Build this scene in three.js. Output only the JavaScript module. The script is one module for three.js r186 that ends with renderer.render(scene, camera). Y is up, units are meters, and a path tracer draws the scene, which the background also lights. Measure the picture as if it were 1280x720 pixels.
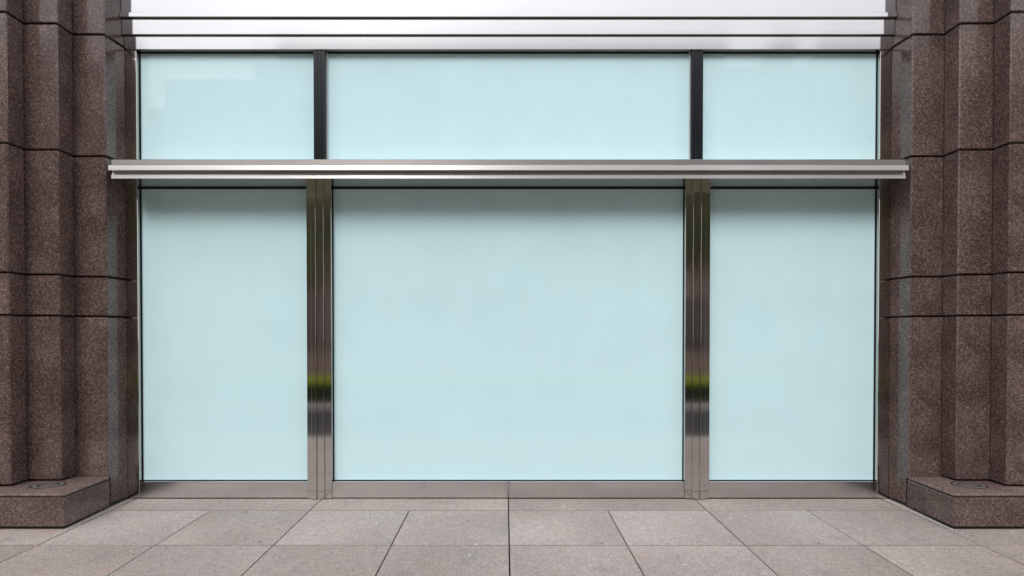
import * as THREE from 'three';
import { mergeGeometries } from 'three/addons/utils/BufferGeometryUtils.js';

// ---------------------------------------------------------------- camera
const scene = new THREE.Scene();
const EYE = 1.49, CX = -0.03;
const camera = new THREE.PerspectiveCamera(2 * Math.atan(360 / 800) * 180 / Math.PI, 1280 / 720, 0.05, 900);
camera.position.set(CX, EYE, 0);
camera.rotation.x = -0.0128;                        // a trace of downward tilt: uprights spread a little upward
camera.setViewOffset(1280, 720, 9, -70, 1280, 720); // shift lens

// ---------------------------------------------------------------- random numbers and noise
function rng(seed) { let s = seed >>> 0; return () => { s = (s + 0x6D2B79F5) | 0; let t = Math.imul(s ^ (s >>> 15), 1 | s); t = (t + Math.imul(t ^ (t >>> 7), 61 | t)) ^ t; return ((t ^ (t >>> 14)) >>> 0) / 4294967296; }; }
function hash(x, y, s) { let h = Math.imul(x, 374761393) + Math.imul(y, 668265263) + Math.imul(s, 974711); h = Math.imul(h ^ (h >>> 13), 1274126177); return ((h ^ (h >>> 16)) >>> 0) / 4294967296; }
function vnoise(x, y, px, py, s) { // value noise that repeats after px, py cells
  const xi = Math.floor(x), yi = Math.floor(y), fx = x - xi, fy = y - yi, u = fx * fx * (3 - 2 * fx), v = fy * fy * (3 - 2 * fy);
  const a = (n, p) => ((n % p) + p) % p;
  const h = (i, j) => hash(a(xi + i, px), a(yi + j, py), s);
  return (h(0, 0) * (1 - u) + h(1, 0) * u) * (1 - v) + (h(0, 1) * (1 - u) + h(1, 1) * u) * v;
}

// ---------------------------------------------------------------- overcast sky and veiled sun
const SUN = new THREE.Vector3(-3.6, 12.2, 13.5).normalize();
{
  const W = 512, H = 256, d = new Float32Array(W * H * 4);
  for (let j = 0; j < H; j++) for (let i = 0; i < W; i++) {
    const el = ((j + 0.5) / H - 0.5) * Math.PI, up = Math.max(0, Math.sin(el));
    const c = 0.6 * vnoise(i / W * 9, j / H * 9, 9, 99, 3) + 0.4 * vnoise(i / W * 23, j / H * 23, 23, 99, 5);
    const az = ((i + 0.5) / W - 0.5) * 2 * Math.PI, cosA = Math.cos(el) * Math.cos(az) * SUN.x + Math.sin(el) * SUN.y + Math.cos(el) * Math.sin(az) * SUN.z;
    const ang = Math.acos(Math.max(-1, Math.min(1, cosA)));           // the cloud is brighter round the veiled sun
    const L = (1.0 + 0.3 * up + 0.55 * Math.exp(-ang * ang / (2 * 0.4 * 0.4))) * (0.93 + 0.14 * c), k = (j * W + i) * 4;
    d[k] = L * 0.985; d[k + 1] = L * 0.995; d[k + 2] = L * 1.03; d[k + 3] = 1;
  }
  const sky = new THREE.DataTexture(d, W, H, THREE.RGBAFormat, THREE.FloatType);
  sky.mapping = THREE.EquirectangularReflectionMapping; sky.magFilter = sky.minFilter = THREE.LinearFilter; sky.wrapS = THREE.RepeatWrapping; sky.needsUpdate = true;
  scene.background = sky; scene.environment = sky;
}
const sun = new THREE.DirectionalLight(new THREE.Color(1, 0.975, 0.94), 1.4);
sun.target.position.set(0, 1, -5); sun.position.copy(sun.target.position).addScaledVector(SUN, 25);
sun.castShadow = true; sun.shadow.radius = 42; sun.shadow.mapSize.set(2048, 2048);
Object.assign(sun.shadow.camera, { left: -20, right: 20, top: 20, bottom: -20, near: 0.5, far: 60 });
scene.add(sun, sun.target);

const renderer = new THREE.WebGLRenderer({ antialias: true });
renderer.setSize(1024, 576);
renderer.toneMapping = THREE.LinearToneMapping;
renderer.toneMappingExposure = 1.14;
renderer.shadowMap.enabled = true;

// ---------------------------------------------------------------- textures
function tex(W, H, f, srgb, rx = 1, ry = 1) {
  const a = new Uint8Array(W * H * 4);
  for (let j = 0; j < H; j++) for (let i = 0; i < W; i++) { const c = f(i, j), k = (j * W + i) * 4; a[k] = c[0]; a[k + 1] = c[1]; a[k + 2] = c[2]; a[k + 3] = 255; }
  const t = new THREE.DataTexture(a, W, H);
  t.wrapS = t.wrapT = THREE.RepeatWrapping; t.magFilter = THREE.LinearFilter; t.minFilter = THREE.LinearMipmapLinearFilter; t.generateMipmaps = true;
  if (srgb) t.colorSpace = THREE.SRGBColorSpace;
  t.repeat.set(rx, ry); t.needsUpdate = true; return t;
}
const clamp = (v) => Math.max(0, Math.min(255, v));
// grains: nearest of jittered points in a cell grid -> id of the grain
function grains(N, cells, seed) {
  const id = new Uint32Array(N * N), s = N / cells;
  for (let j = 0; j < N; j++) for (let i = 0; i < N; i++) {
    const ci = Math.floor(i / s), cj = Math.floor(j / s); let best = 1e9, b = 0;
    for (let y = -1; y <= 1; y++) for (let x = -1; x <= 1; x++) {
      const gi = (ci + x + cells) % cells, gj = (cj + y + cells) % cells;
      const dx = (ci + x + hash(gi, gj, seed)) * s - i, dy = (cj + y + hash(gi, gj, seed + 1)) * s - j, w = 0.5 + hash(gi, gj, seed + 2), dd = (dx * dx + dy * dy) / (w * w);
      if (dd < best) { best = dd; b = gj * cells + gi; }
    }
    id[j * N + i] = b;
  }
  return id;
}
const GN = 1024, GC = 230;
const gid = grains(GN, GC, 11);
// dark red-brown polished granite; the sheet covers 1.3 m, grains are about 9 mm
const graniteMap = tex(GN, GN, (i, j) => {
  const b = gid[j * GN + i], r = hash(b, 1, 7), q = hash(b, 2, 7), u = i / GN, v = j / GN;
  const blotch = vnoise(u * 85, v * 85, 85, 85, 21) - 0.5, wide = vnoise(u * 7, v * 7, 7, 7, 22) - 0.5;
  let c;
  const t = r + blotch * 0.3 + wide * 0.1;
  if (t < 0.2) c = [60, 51, 50]; else if (t < 0.42) c = [77, 64, 61]; else if (t < 0.7) c = [91, 74, 70]; else if (t < 0.94) c = [104, 85, 79]; else c = [130, 110, 101];
  const n = (q - 0.5) * 16 + (hash(i, j, 5) - 0.5) * 14 + wide * 14;
  return [clamp(c[0] + n), clamp(c[1] + n), clamp(c[2] + n)];
}, true, 1 / 1.3, 1 / 1.3);
const graniteRough = tex(256, 256, (i, j) => { const v = 150 + 60 * vnoise(i / 4, j / 4, 64, 64, 31) + 30 * vnoise(i / 32, j / 32, 8, 8, 32); return [v, v, v]; }, false, 1 / 0.9, 1 / 0.9);
// pale pinkish grey paving granite; the sheet covers 2.6 m
const PN = 2048, PC = 330;
const pid = grains(PN, PC, 51);
const speckRng = rng(77), specks = Array.from({ length: 34 }, () => [speckRng() * PN, speckRng() * PN, 3 + speckRng() * 6, 0.6 + speckRng(), speckRng() < 0.45]);
const pavingMap = tex(PN, PN, (i, j) => {
  const b = pid[j * PN + i], r = hash(b, 1, 9), u = i / PN, v = j / PN;
  const m = vnoise(u * 90, v * 90, 90, 90, 61) - 0.5, w = vnoise(u * 14, v * 14, 14, 14, 62) * 0.6 + vnoise(u * 33, v * 33, 33, 33, 63) * 0.4 - 0.5, wide = vnoise(u * 5, v * 5, 5, 5, 64) - 0.5;
  let c = r < 0.16 ? [141, 131, 127] : r < 0.5 ? [155, 144, 139] : r < 0.86 ? [163, 151, 146] : [177, 165, 158];
  const n = (hash(i, j, 6) - 0.5) * 16 + m * 9 + wide * 20;
  for (const q of specks) { const dx = i - q[0], dy = j - q[1]; if (Math.abs(dx) < 14 && Math.abs(dy) < 14 && dx * dx * q[3] + dy * dy / q[3] < q[2] * q[2] * (0.6 + 0.8 * hash(i >> 1, j >> 1, 15))) return q[4] ? [206, 200, 194] : [84, 76, 72]; }
  const rust = Math.max(0, w - 0.18) * 26, grey = Math.max(0, -w - 0.15) * 40;
  return [clamp(c[0] + n + rust * 0.7 - grey), clamp(c[1] + n - rust * 0.35 - grey * 0.8), clamp(c[2] + n - rust - grey * 0.6)];
}, true, 1 / 2.6, 1 / 2.6);
const pavingBump = tex(1024, 1024, (i, j) => { const v = 90 + 100 * hash(pid[(j * 2) * PN + i * 2], 3, 9) + 50 * hash(i, j, 8); return [v, v, v]; }, false, 1 / 2.6, 1 / 2.6);
// brushed steel: fine streaks along u (across = false) or along v
function streaks(along, seed) {
  return tex(512, 512, (i, j) => {
    const a = along === 'u' ? j : i, b = along === 'u' ? i : j;
    const v = 205 + 40 * (vnoise(a / 1.5, b / 160, 341, 3, seed) - 0.5) + 30 * (vnoise(a / 7, b / 250, 73, 2, seed + 1) - 0.5) + 24 * (vnoise(i / 60, j / 60, 8, 8, seed + 2) - 0.5);
    return [clamp(v), clamp(v), clamp(v)];
  }, false, along === 'u' ? 0.7 : 1.6, along === 'u' ? 1.6 : 0.7);
}
const streakU = streaks('u', 71), streakV = streaks('v', 81);
const filmMap = tex(512, 512, (i, j) => { const v = 250 + 4 * (vnoise(i / 85.34, j / 42.67, 6, 12, 91) - 0.5) + 2.5 * (vnoise(i / 20.48, j / 34.14, 25, 15, 92) - 0.5) + 1.5 * (hash(i, j, 93) - 0.5); return [v, v, v]; }, true, 0.31, 0.33);
const asphaltMap = tex(512, 512, (i, j) => { const n = 50 + 28 * (hash(i, j, 3) - 0.5) + 16 * (vnoise(i / 40, j / 40, 12, 12, 4) - 0.5); return [n, n, n + 2]; }, true, 0.5, 0.5);

// ---------------------------------------------------------------- materials
const RGB = (r, g, b) => new THREE.Color().setRGB(r, g, b);
const M = {
  granite: new THREE.MeshPhysicalMaterial({ map: graniteMap, roughness: 0.2, roughnessMap: graniteRough, specularIntensity: 1, ior: 1.55, name: 'granite' }),
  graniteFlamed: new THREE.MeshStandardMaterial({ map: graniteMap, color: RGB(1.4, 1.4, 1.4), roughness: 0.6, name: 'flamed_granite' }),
  core: new THREE.MeshStandardMaterial({ color: RGB(0.012, 0.011, 0.011), roughness: 0.95, name: 'joint_backing' }),
  paving: new THREE.MeshStandardMaterial({ map: pavingMap, bumpMap: pavingBump, bumpScale: 0.0012, roughness: 0.62, name: 'paving_granite' }),
  steelH: new THREE.MeshPhysicalMaterial({ color: RGB(0.55, 0.54, 0.55), metalness: 1, roughness: 0.12, roughnessMap: streakU, anisotropy: 0.7, anisotropyRotation: Math.PI / 2, name: 'brushed_steel_level' }),
  steelC: new THREE.MeshPhysicalMaterial({ color: RGB(0.62, 0.605, 0.595), metalness: 1, roughness: 0.19, anisotropy: 0.5, anisotropyRotation: Math.PI / 2, name: 'satin_steel' }),
  steelV: new THREE.MeshPhysicalMaterial({ color: RGB(0.56, 0.535, 0.515), metalness: 1, roughness: 0.115, roughnessMap: streakV, anisotropy: 0.85, anisotropyRotation: 0, name: 'brushed_steel_upright' }),
  darkMetal: new THREE.MeshPhysicalMaterial({ color: RGB(0.007, 0.010, 0.012), metalness: 0.0, specularIntensity: 0.7, roughness: 0.3, roughnessMap: streakV, name: 'dark_anodised_metal' }),
  paleTrim: new THREE.MeshStandardMaterial({ color: RGB(0.6, 0.64, 0.64), roughness: 0.5, name: 'pale_trim' }),
  glass: new THREE.MeshPhysicalMaterial({ color: RGB(0.605, 0.84, 0.885), map: filmMap, roughness: 0.55, clearcoat: 1, clearcoatRoughness: 0.01, specularIntensity: 0.2, name: 'frosted_glass' }),
  gasket: new THREE.MeshStandardMaterial({ color: RGB(0.006, 0.007, 0.008), roughness: 0.8, name: 'black_rubber' }),
  sealant: new THREE.MeshStandardMaterial({ color: RGB(0.55, 0.53, 0.51), roughness: 0.8, name: 'sealant' }),
  lampRing: new THREE.MeshStandardMaterial({ color: RGB(0.15, 0.13, 0.125), metalness: 0.2, roughness: 0.5, name: 'lamp_ring' }),
  lens: new THREE.MeshPhysicalMaterial({ color: RGB(0.16, 0.15, 0.14), roughness: 0.2, clearcoat: 1, clearcoatRoughness: 0.1, name: 'lamp_lens' }),
  asphalt: new THREE.MeshStandardMaterial({ map: asphaltMap, roughness: 0.9, name: 'asphalt' }),
  kerb: new THREE.MeshStandardMaterial({ color: RGB(0.36, 0.33, 0.3), roughness: 0.8, name: 'kerb_stone' }),
  brown: new THREE.MeshStandardMaterial({ color: RGB(0.36, 0.265, 0.23), roughness: 0.8, name: 'brown_render' }),
  brownDark: new THREE.MeshStandardMaterial({ color: RGB(0.2, 0.15, 0.13), roughness: 0.8, name: 'dark_brown_stone' }),
  winGlass: new THREE.MeshPhysicalMaterial({ color: RGB(0.03, 0.035, 0.04), roughness: 0.1, name: 'dark_window_glass' }),
  bark: new THREE.MeshStandardMaterial({ color: RGB(0.06, 0.045, 0.035), roughness: 0.9, name: 'bark' }),
  leaf: new THREE.MeshPhysicalMaterial({ color: RGB(1, 1, 1), roughness: 0.9, transmission: 0.45, thickness: 0, side: THREE.DoubleSide, name: 'leaf' }),
  soil: new THREE.MeshStandardMaterial({ color: RGB(0.06, 0.045, 0.035), roughness: 1, name: 'soil' }),
};

// ---------------------------------------------------------------- helpers
const taken = {};
function numbered(n) { const k = taken[n] = (taken[n] ?? -1) + 1; return k ? `${n}_${String(k).padStart(3, '0')}` : n; }
function boxUV(g, ox = 0, oy = 0) {     // uv in metres from the way each face points
  if (g.index) g = g.toNonIndexed();
  g.computeVertexNormals();
  const p = g.attributes.position, n = g.attributes.normal, uv = new Float32Array(p.count * 2);
  for (let i = 0; i < p.count; i++) {
    const ax = Math.abs(n.getX(i)), ay = Math.abs(n.getY(i)), az = Math.abs(n.getZ(i));
    let u, v;
    if (ay > ax && ay > az) { u = p.getX(i); v = p.getZ(i); } else if (ax > az) { u = p.getZ(i) + 0.37; v = p.getY(i); } else { u = p.getX(i); v = p.getY(i); }
    uv[i * 2] = u + ox; uv[i * 2 + 1] = v + oy;
  }
  g.setAttribute('uv', new THREE.BufferAttribute(uv, 2)); return g;
}
function chamfered(pts, c) { // cut every corner of a polygon
  if (!c) return pts; const out = [], n = pts.length;
  pts.forEach((p, i) => { for (const q of [pts[(i + n - 1) % n], pts[(i + 1) % n]]) { const dx = q[0] - p[0], dy = q[1] - p[1], l = Math.hypot(dx, dy), t = Math.min(c, l * 0.3); out.push([p[0] + dx / l * t, p[1] + dy / l * t]); } });
  return out;
}
// upright prism over a plan polygon of [x, depth]; depth is metres in front of the camera, z = -depth
function prism(pts, y0, y1, c = 0.004, ox = 0, oy = 0) {
  const b = c * 0.7, s = new THREE.Shape(chamfered(pts, c).map(p => new THREE.Vector2(p[0], p[1])));
  const g = new THREE.ExtrudeGeometry(s, { depth: y1 - y0 - 2 * b, bevelEnabled: b > 0, bevelThickness: b, bevelSize: b, bevelOffset: -b, bevelSegments: 1, curveSegments: 4 });
  g.rotateX(-Math.PI / 2); g.translate(0, y0 + b, 0);
  return boxUV(g, ox, oy);
}
const rect = (x0, x1, d0, d1) => [[x0, d0], [x1, d0], [x1, d1], [x0, d1]];
const block = (x0, x1, y0, y1, d0, d1, c = 0.003, ox, oy) => prism(rect(x0, x1, d0, d1), y0, y1, c, ox, oy);
// bar along x with a section polygon of [depth, y]
function bar(sec, x0, x1, c = 0.002) {
  const s = new THREE.Shape(chamfered(sec, c).map(p => new THREE.Vector2(p[0], p[1])));
  const b = c * 0.6, g = new THREE.ExtrudeGeometry(s, { depth: x1 - x0 - 2 * b, bevelEnabled: b > 0, bevelThickness: b, bevelSize: b, bevelOffset: -b, bevelSegments: 1 });
  g.rotateY(Math.PI / 2); g.translate(x0 + b, 0, 0); return boxUV(g);
}
function mesh(name, g, m, parent) { const o = new THREE.Mesh(g, m); o.name = parent ? name : numbered(name); o.castShadow = o.receiveShadow = true; (parent || scene).add(o); return o; }
function thing(name, label, category, group) { const o = new THREE.Group(); o.name = numbered(name); o.userData = { label, category }; if (group) o.userData.group = group; scene.add(o); return o; }
function tag(o, label, category, group) { o.userData = { label, category }; if (group) o.userData.group = group; return o; }
function structure(o) { o.userData.kind = 'structure'; return o; }
const rnd = rng(2024);
const graniteTones = [1, 0.94, 1.06, 0.97, 1.03].map((t) => { const m = M.granite.clone(); m.color.setRGB(t, t, t); return m; });
const stone = () => graniteTones[Math.floor(rnd() * graniteTones.length)];

// ---------------------------------------------------------------- measures of the shopfront (x is symmetrical about 0)
const SLOPE = 0.01625;                 // the pavement falls towards the street
const gy = (d) => SLOPE * d;           // its height at depth d
const D_JAMB = 5.475, D_GLASS = 5.53, Y_SILL = 0.236, Y_SOFFIT = 2.764, Y_HEAD = 3.921, TOP = 6.0;
const XW = 3.262, XJ = 3.167;

// ---------------------------------------------------------------- ground, road, pavement
{
  const g = new THREE.PlaneGeometry(500, 500); g.rotateX(-Math.PI / 2);
  const ground = mesh('ground', boxUV(g), M.asphalt); ground.position.set(0, -0.16, 0); structure(ground);
  const r = new THREE.BoxGeometry(120, 0.06, 4.4); const road = mesh('road', boxUV(r), M.asphalt); road.position.set(0, -0.115, 0.55); structure(road);

  const pavement = new THREE.Group(); pavement.name = 'pavement'; scene.add(pavement); structure(pavement);
  pavement.rotation.x = Math.atan(SLOPE);
  mesh('bedding', block(-9, 9, -0.12, -0.035, 1.55, 5.75, 0), M.core, pavement);
  const rows = [[5.138, 4.322], [4.322, 3.506], [3.506, 2.69], [2.69, 1.874]];
  const J = 0.0045, JD = 0.0085;
  const tones = [1, 0.93, 1.05, 0.97, 1.02].map((t, i) => { const m = M.paving.clone(); m.color.setRGB(t, t * (1 - 0.008 * (i % 3)), t * (1 - 0.012 * (i % 2))); return m; });
  const pick = () => tones[Math.floor(rnd() * tones.length)];
  const slab = (x0, x1, d0, d1) => { const h = (rnd() - 0.5) * 0.0016; mesh('paving_slab', block(x0 + J, x1 - J, -0.035, h, d0 + JD, d1 - JD, 0.0022, rnd() * 2.6, rnd() * 2.6), pick(), pavement); };
  for (const [db, df] of rows) for (let k = -10; k < 10; k++) slab(k * 0.8, (k + 1) * 0.8, df, db);
  for (let k = -5; k < 5; k++) slab(k * 1.6, (k + 1) * 1.6, 5.138, 5.6);   // longer pieces against the shopfront
  for (let k = -5; k < 5; k++) mesh('kerb_stone', block(k * 1.6 + J, (k + 1) * 1.6 - J, -0.14, 0.001, 1.62, 1.874 - J, 0.012), M.kerb, pavement);
}

// ---------------------------------------------------------------- granite pilasters
// three steps A, B, C back to the opening; s = -1 left, 1 right
const DA = 4.87, DB = 5.05, DC = 5.235, XA = 3.80, XB = 3.54, XC = 3.285;
const courses = [0.338, 1.648, 1.972, 2.953, 3.94, 4.94, TOP];
const JG = 0.0063;
function pilaster(s) {
  const t = thing('granite_pilaster', 'stepped dark red-brown granite pilaster of tall blocks rising beside the shop window', 'pilaster', 'granite pilasters flanking the shop window');
  const P = (pts) => { const q = pts.map(p => [p[0] * s, p[1]]); return s < 0 ? q : q.reverse(); };
  mesh('core', prism(P(rect(XB + 0.03, 5.2, DB + 0.04, 5.7)), 0.35, TOP, 0), M.core, t);
  mesh('core', prism(P(rect(XC + 0.03, XB + 0.03, DC + 0.04, 5.7)), 0.1, TOP, 0), M.core, t);
  mesh('core', prism(P(rect(XA + 0.03, 4.66, DA + 0.04, DB + 0.04)), 0.35, TOP, 0), M.core, t);
  for (let k = 0; k + 1 < courses.length; k++) {
    const y0 = courses[k] + (k ? JG : 0.014), y1 = courses[k + 1] - JG, u = () => rnd() * 1.3, jv = 0.005;
    mesh('granite_block', prism(P(rect(XA, 4.7, DA, DB - jv)), y0, y1, 0.0095, u(), u()), stone(), t);
    mesh('granite_block', prism(P(rect(XB, XA + 0.05, DB, DC - jv)), y0, y1, 0.0095, u(), u()), stone(), t);
    // the inmost block runs back to the jamb; its lowest one goes down to the pavement beside the plinth
    const yc = k ? y0 : 0.104;
    mesh('granite_block', prism(P([[XC, DC], [XB + 0.05, DC], [XB + 0.05, 5.6], [XW + 0.001, 5.6], [XW + 0.001, D_JAMB + 0.002]]), yc, y1, 0.0095, u(), u()), stone(), t);
    mesh('granite_block', prism(P(rect(4.7 - 0.05, 4.96, DB, DC - jv)), y0, y1, 0.0095, u(), u()), stone(), t);
    mesh('granite_block', prism(P(rect(4.96 - 0.05, 5.215, DC, 5.6)), y0, y1, 0.0095, u(), u()), stone(), t);
  }
  return t;
}
function plinth(s) {
  const t = thing('granite_plinth', 'low dark granite plinth with a thin cap slab at the foot of a pilaster', 'plinth', 'granite plinths under the pilasters');
  const P = (pts) => { const q = pts.map(p => [p[0] * s, p[1]]); return s < 0 ? q : q.reverse(); };
  const foot = [[3.240, 4.65], [5.4, 4.65], [5.4, DC - 0.013], [3.263, DC - 0.013]];
  mesh('joint_filler', prism(P(rect(3.275, 3.6, DC - 0.02, DC + 0.02)), 0.08, 0.33, 0), M.core, t);
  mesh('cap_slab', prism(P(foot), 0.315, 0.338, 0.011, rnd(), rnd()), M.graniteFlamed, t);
  mesh('body_block', prism(P(foot), 0.098, 0.309, 0.005, rnd(), rnd()), M.granite, t);
  mesh('recessed_base', prism(P([[3.258, 4.668], [5.38, 4.668], [5.38, DC + 0.03], [3.28, DC + 0.03]]), 0.07, 0.102, 0), M.core, t);
  mesh('joint_filler', prism(P([[3.258, 4.67], [5.39, 4.67], [5.39, DC - 0.01], [3.28, DC - 0.01]]), 0.305, 0.318, 0), M.core, t);
  // pale sealant along the foot of the return
  const g = new THREE.BoxGeometry(0.007, 0.004, 0.83); const o = mesh('sealant_bead', boxUV(g), M.sealant, t);
  o.position.set(s * 3.234, gy(5.06) + 0.002, -5.06); o.rotation.x = Math.atan(SLOPE);
  const g2 = prism(P([[XC - 0.006, DC + 0.0], [XC + 0.05, DC], [XC + 0.05, 5.47], [XW + 0.012, 5.47]]), 0.08, 0.108, 0); mesh('recessed_base', g2, M.core, t);
}
function uplight(s, label) {
  const t = thing('ground_uplight', label, 'uplight');
  const L = (pts, n = 40) => boxUV(new THREE.LatheGeometry(pts.map(p => new THREE.Vector2(...p)), n));
  mesh('outer_ring', L([[0.078, -0.02], [0.078, 0.002], [0.079, 0.003], [0.104, 0.003], [0.106, 0.002], [0.106, -0.02]]), M.lampRing, t);
  mesh('lens', L([[0.0001, 0.0045], [0.04, 0.004], [0.060, 0.0025], [0.061, -0.02]]), M.lens, t);
  mesh('gap', L([[0.0001, 0.0012], [0.12, 0.0012], [0.1205, -0.004]]), M.gasket, t);
  t.position.set(s * 3.555, 0.338, -4.927);
}
for (const s of [-1, 1]) { pilaster(s); plinth(s); }
uplight(-1, 'round in-ground uplight set in the plinth top, mirroring the pale sky');
uplight(1, 'round in-ground uplight with a grey metal ring in the plinth top');

// walls of the building beyond and above
{
  const w = thing('upper_wall', 'brown granite wall of the building above the steel fascia', 'wall');
  mesh('backing', block(-9, 9, TOP, 13, 5.34, 6, 0), M.core, w);
  for (let r = 0; r < 7; r++) for (let k = -6; k < 6; k++) mesh('granite_panel', block(k * 1.5 + 0.005, (k + 1) * 1.5 - 0.005, TOP + 0.01 + r, TOP + r + 0.995, 5.3, 5.36, 0.004, rnd(), rnd()), M.granite, w);
  for (const s of [-1, 1]) {
    const v = thing('side_wall', 'brown granite wall panels continuing beyond a pilaster', 'wall', 'granite walls beyond the pilasters');
    mesh('backing', block(s < 0 ? -9 : 5.22, s < 0 ? -5.22 : 9, 0, TOP, 5.54, 6, 0), M.core, v);
    for (let r = 0; r < 6; r++) for (let k = 0; k < 3; k++) { const a = 5.23 + k * 1.25, b = a + 1.24; mesh('granite_panel', block(s < 0 ? -b : a, s < 0 ? -a : b, r + 0.11, Math.min(r + 1.1, TOP) - 0.005, 5.5, 5.56, 0.004, rnd(), rnd()), M.granite, v); }
  }
}

// ---------------------------------------------------------------- shop window
{
  const t = thing('shop_window', 'wide six-pane shop window of frosted pale blue glass in a steel frame', 'window');
  mesh('backing_wall', block(-XW - 0.02, XW + 0.02, 0.05, TOP, 5.60, 5.75, 0), M.core, t);
  const pane = (x0, x1, y0, y1) => {
    const p = mesh('glass_pane', block(x0, x1, y0, y1, D_GLASS, D_GLASS + 0.012, 0), M.glass, t);
    const w = 0.0125, a = 0.004, f = [block(x0 - a, x0 + w, y0 - a, y1 + a, D_GLASS - 0.004, D_GLASS + 0.016, 0), block(x1 - w, x1 + a, y0 - a, y1 + a, D_GLASS - 0.004, D_GLASS + 0.016, 0),
      block(x0 + w, x1 - w, y0 - a, y0 + 0.008, D_GLASS - 0.0045, D_GLASS + 0.015, 0), block(x0 + w, x1 - w, y1 - w, y1 + a, D_GLASS - 0.0045, D_GLASS + 0.015, 0)];
    mesh('gasket', mergeGeometries(f), M.gasket, p);
  };
  const low = [Y_SILL - 0.002, Y_SOFFIT + 0.002], high = [2.85, Y_HEAD + 0.004], XI = 1.512, XO = 1.722;
  pane(-XJ - 0.004, -XO + 0.006, ...low); pane(-XI - 0.006, XI + 0.006, ...low); pane(XO - 0.006, XJ + 0.004, ...low);
  const UI = 1.557, UO = 1.659;
  pane(-XJ - 0.004, -UO + 0.012, ...high); pane(-UI - 0.012, UI + 0.012, ...high); pane(UO - 0.012, XJ + 0.004, ...high);
  // jambs
  for (const s of [-1, 1]) {
    const jp = [[s * XW, D_JAMB], [s * XW, 5.6], [s * XJ, 5.6], [s * XJ, D_JAMB + 0.003]]; mesh('jamb', prism(s < 0 ? jp.reverse() : jp, 0.094, Y_HEAD - 0.001, 0.0025), M.steelV, t);   // face splayed a little towards the street's middle
    // lower mullion: plate with two raised ribs
    const X = (p) => p * s, m = mesh('mullion', block(Math.min(X(XI), X(XO)), Math.max(X(XI), X(XO)), 0.096, Y_SOFFIT + 0.02, 5.47, 5.6, 0.0015), M.steelV, t);
    for (const [p, q] of [[1.640, 1.680], [1.572, 1.627]]) mesh('rib', block(Math.min(X(p), X(q)), Math.max(X(p), X(q)), 0.091, Y_SOFFIT + 0.018, 5.448, 5.472, 0.0011), M.steelV, m);
    // upper mullion: dark strip with a groove
    const um = mesh('dark_mullion', block(Math.min(X(UI), X(UO)), Math.max(X(UI), X(UO)), 2.83, Y_HEAD - 0.0015, 5.476, 5.58, 0.003), M.darkMetal, t);
    for (const [p, q] of [[UI + 0.002, UI + 0.034], [UI + 0.038, UI + 0.066], [UI + 0.07, UO - 0.002]]) mesh('rib', block(Math.min(X(p), X(q)), Math.max(X(p), X(q)), 2.832, Y_HEAD - 0.003, 5.4725, 5.477, 0.0015), M.darkMetal, um);
    for (const p of [UI - 0.0035, UO + 0.0035]) mesh('edge_trim', block(X(p) - 0.003, X(p) + 0.003, 2.84, Y_HEAD - 0.0015, 5.508, 5.5265, 0), M.paleTrim, um);
  }
  // sill plates butt between mullions; the middle one has a seam
  for (const [a, b] of [[-XJ + 0.001, -XO - 0.001], [-XI + 0.001, 0.0032], [0.0042, XI - 0.001], [XO + 0.001, XJ - 0.001]]) {
    const o = mesh('sill_plate', block(a, b, 0.1, Y_SILL - 0.012, 5.48, 5.6, 0.001), M.steelC, t);
    mesh('bead', block(a, b, Y_SILL - 0.0115, Y_SILL, 5.478, 5.6, 0.002), M.steelH, o);
  }
  mesh('sill_gap', block(-XJ, XJ, 0.07, 0.102, 5.489, 5.6, 0), M.core, t);
}

// ---------------------------------------------------------------- steel fascia above the window
{
  const t = thing('steel_fascia', 'bright stepped stainless steel fascia across the top of the window', 'fascia');
  const e = XW;
  // the bottom band carries the soffit back to the glass
  const band = (sec, dx) => { mesh('fascia_panel', bar(sec, -e - dx, e + dx), M.steelH, t); };
  band([[5.463, 3.921], [5.6, 3.921], [5.6, 4.0345], [5.463, 4.0345]], 0.0);
  band([[5.438, 4.0365], [5.6, 4.0365], [5.6, 4.1685], [5.438, 4.1685]], 0.001);
  band([[5.41, 4.1705], [5.6, 4.1705], [5.6, 4.2075], [5.41, 4.2075]], 0.003);
  band([[5.428, 4.209], [5.6, 4.209], [5.6, TOP - 0.01], [5.428, TOP - 0.01]], 0.002);
}

// ---------------------------------------------------------------- canopy
{
  const t = thing('steel_canopy', 'shallow brushed steel canopy ledge crossing the window between the panes', 'canopy');
  const e = 3.217;
  mesh('upper_rail', bar([[5.2, 2.8655], [5.525, 2.8655], [5.525, 2.92], [5.2024, 2.92]], -e, e, 0.004), M.steelC, t);
  mesh('front_lip', bar([[5.155, 2.818], [5.36, 2.818], [5.36, 2.8645], [5.1596, 2.8645]], -e, e, 0.004), M.steelC, t);
  // cove under the lip running into the lower rail
  const cove = [[5.36, 2.8175], [5.36, 2.7655], [5.199, 2.764], [5.2022, 2.797]];
  for (let k = 1; k <= 6; k++) { const a = k / 6 * Math.PI / 2; cove.push([5.2022 + 0.012 * Math.sin(a), 2.797 + 0.014 * (1 - Math.cos(a)) + 0.0005]); }
  cove.push([5.2145, 2.8175]);
  mesh('lower_rail', bar(cove, -e, e, 0), M.steelC, t);
  mesh('soffit_panel', bar([[5.3605, 2.766], [5.524, 2.766], [5.524, 2.8], [5.3605, 2.8]], -e, e, 0.001), M.steelC, t);
}

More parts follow.
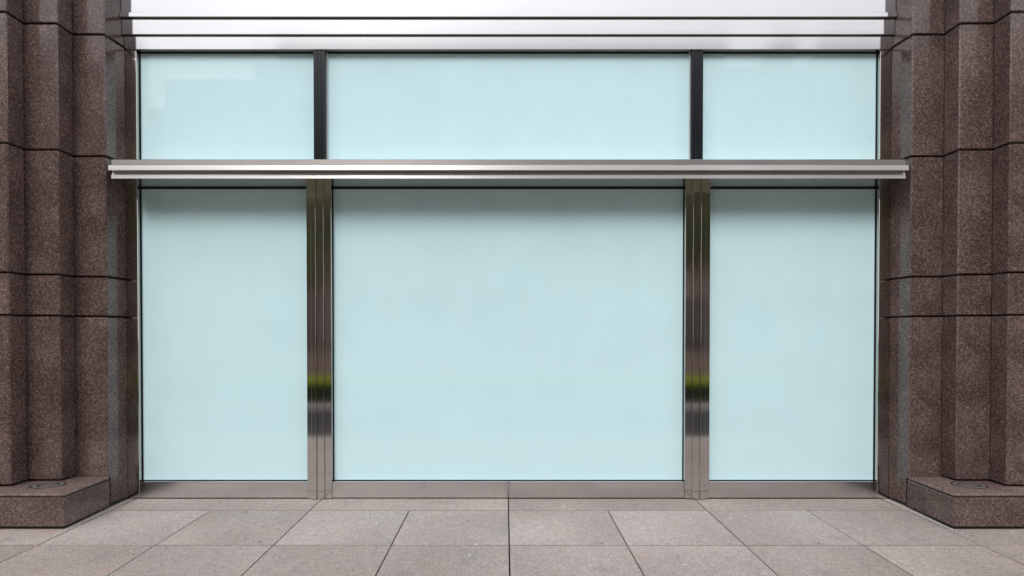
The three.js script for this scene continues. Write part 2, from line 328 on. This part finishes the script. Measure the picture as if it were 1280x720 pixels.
// ---------------------------------------------------------------- across the street (mirrored in the steel and the glass)
const far = (px, py, d) => [(px - 631) * d / 800 + CX, EYE + (420 - py) * d / 800];
{
  const p = mesh('opposite_pavement', block(-60, 60, -0.14, 0.02, -12.4, -2.65, 0.01), M.kerb); structure(p);
  const kb = mesh('opposite_kerb', block(-60, 60, -0.14, 0.05, -2.65, -2.4, 0.02), M.sealant); structure(kb);
  const bed = mesh('planting_bed', block(-14, 14, 0.02, 0.08, -4.25, -2.95, 0.01), M.soil); structure(bed);
}
function leafGeo(w, h) { const g = new THREE.PlaneGeometry(w, h, 1, 2); const p = g.attributes.position; for (let i = 0; i < p.count; i++) { const y = p.getY(i); if (Math.abs(y) > h * 0.3) p.setX(i, p.getX(i) * 0.35); p.setZ(i, -Math.abs(y) * 0.3); } g.computeVertexNormals(); return g; }
function leaves(name, n, geo, place, parent, r, tint) {
  const im = new THREE.InstancedMesh(geo, M.leaf, n); im.name = name; im.userData.kind = 'stuff'; im.castShadow = im.receiveShadow = true;
  const o = new THREE.Object3D(), c = new THREE.Color();
  for (let i = 0; i < n; i++) { const q = place(i); o.position.set(q[0], q[1], q[2]); o.rotation.set(r() * 6.3, r() * 6.3, r() * 6.3); o.scale.setScalar(0.7 + r() * 0.6); o.updateMatrix(); im.setMatrixAt(i, o.matrix); im.setColorAt(i, tint(c, r)); }
  parent.add(im); return im;
}
for (let k = 0; k < 4; k++) {
  const t = thing('clipped_hedge', 'low clipped hedge with lime young shoots across the street, seen mirrored in the mullions', 'hedge', 'hedges across the street');
  const r = rng(90 + k), x0 = -12 + k * 6, g = leafGeo(0.05, 0.09);
  mesh('inner_twigs', block(x0 + 0.1, x0 + 5.8, 0.05, 0.34, -4.05, -3.2, 0.05), M.soil, t);
  leaves('foliage', 6500, g, () => { const side = r(); const x = x0 + r() * 5.95, b = 0.03 * Math.sin(x * 7) + 0.02 * Math.sin(x * 17); return side < 0.6 ? [x, 0.06 + r() * 0.36, 3.05 + r() * 0.18 + b] : [x, 0.25 + r() * 0.15, 3.05 + r() * 1.1]; }, t, r, (c, q) => c.setRGB(0.03 + q() * 0.03, 0.065 + q() * 0.05, 0.015));
  leaves('young_shoots', 5000, g, () => { const x = x0 + r() * 5.95; return [x, 0.4 + r() * 0.15 + 0.02 * Math.sin(x * 9), 3.02 + r() * 1.1]; }, t, r, (c, q) => c.setRGB(0.5 + q() * 0.12, 0.58 + q() * 0.12, 0.03));
}
for (const [x, z, h] of [[-10.9, 7.4, 6.4], [-5.4, 7.0, 6.6], [0.2, 7.6, 6.2], [5.5, 7.1, 6.7], [10.8, 7.3, 6.3]]) {
  const t = thing('street_tree', 'small street tree across the road, seen only as a green sheen in the steel', 'tree', 'street trees across the road');
  const r = rng(Math.floor(x * 31 + 700)), parts = [];
  const limb = (a, b, r0, r1) => { const A = new THREE.Vector3(...a), B = new THREE.Vector3(...b), g = new THREE.CylinderGeometry(r1, r0, A.distanceTo(B), 7); g.translate(0, A.distanceTo(B) / 2, 0); g.applyQuaternion(new THREE.Quaternion().setFromUnitVectors(new THREE.Vector3(0, 1, 0), B.clone().sub(A).normalize())); g.translate(...a); parts.push(g); };
  limb([x, 0, z], [x + 0.05, 2.6, z], 0.13, 0.09); const clumps = [];
  for (let i = 0; i < 9; i++) { const a = i * 2.4, e = [x + Math.cos(a) * (0.7 + r()), 3.2 + r() * (h - 4), z + Math.sin(a) * (0.7 + r())]; limb([x + 0.05, 2.3 + i * 0.12, z], e, 0.05, 0.02); for (let q = 0; q < 3; q++) clumps.push([e[0] + (r() - 0.5), e[1] + (r() - 0.3), e[2] + (r() - 0.5), 0.45 + r() * 0.35]); }
  mesh('trunk', boxUV(mergeGeometries(parts)), M.bark, t);
  leaves('crown', 7000, leafGeo(0.07, 0.13), () => { const c = clumps[Math.floor(r() * clumps.length)], a = r() * 6.28, u = r() * 2 - 1, d = c[3] * Math.cbrt(r()), k = Math.sqrt(1 - u * u); return [c[0] + d * k * Math.cos(a), c[1] + d * u * 0.8, c[2] + d * k * Math.sin(a)]; }, t, r, (c, q) => c.setRGB(0.1 + q() * 0.05, 0.13 + q() * 0.06, 0.03));
}
// brown building with a stepped parapet
{
  const Z = 12, d = 2 * D_GLASS + Z;
  const t = thing('opposite_building', 'brown building with a stepped parapet across the street, mirrored in the upper glass', 'building');
  const H = far(0, 66, d)[1], X = (px) => far(px, 0, d)[0], Y = (py) => far(0, py, d)[1];
  mesh('wall', block(X(321), 26, 0, Y(86), -Z - 9, -Z, 0), M.brown, t);
  for (const [a, b] of [[X(351), X(905)], [X(960), X(990)], [X(1020), 26]]) mesh('parapet', block(a, b, Y(86) + 0.002, H, -Z - 0.8, -Z + 0.02, 0.01), M.brown, t);
  mesh('parapet', block(X(321), X(351) - 0.01, Y(86) + 0.002, Y(82), -Z - 0.8, -Z + 0.02, 0.01), M.brown, t);
  for (let f = 0; f < 3; f++) for (let k = 0; k < 14; k++) { const x = X(321) + 1.2 + k * 2.4, y = 0.9 + f * 3.6, w = mesh('window', block(x - 0.75, x + 0.75, y, y + 2, -Z - 0.02, -Z + 0.03, 0.01), M.brownDark, t); mesh('pane', block(x - 0.66, x + 0.66, y + 0.09, y + 1.91, -Z + 0.031, -Z + 0.04, 0), M.winGlass, w); }
  const u = thing('opposite_house', 'lower brown block beside the stepped building across the street', 'building');
  mesh('wall', block(X(208), X(321) - 0.01, 0, Y(101), -Z - 9, -Z, 0), M.brown, u);
  const v = thing('opposite_tower', 'taller brown block with a low link across the street', 'building');
  const dt = d + 8, xt = (188 - 631) * dt / 800 + CX;
  mesh('wall', prism([[-30, -Z - 8], [-30, -Z - 16], [xt * 1.3, -Z - 16], [xt, -Z - 8]].reverse(), 0, EYE + 352 * dt / 800, 0), M.brown, v);
  mesh('link', block(X(150), X(208) - 0.01, 0, Y(133), -Z - 8, -Z - 0.3, 0), M.brown, v);
}

renderer.render(scene, camera);
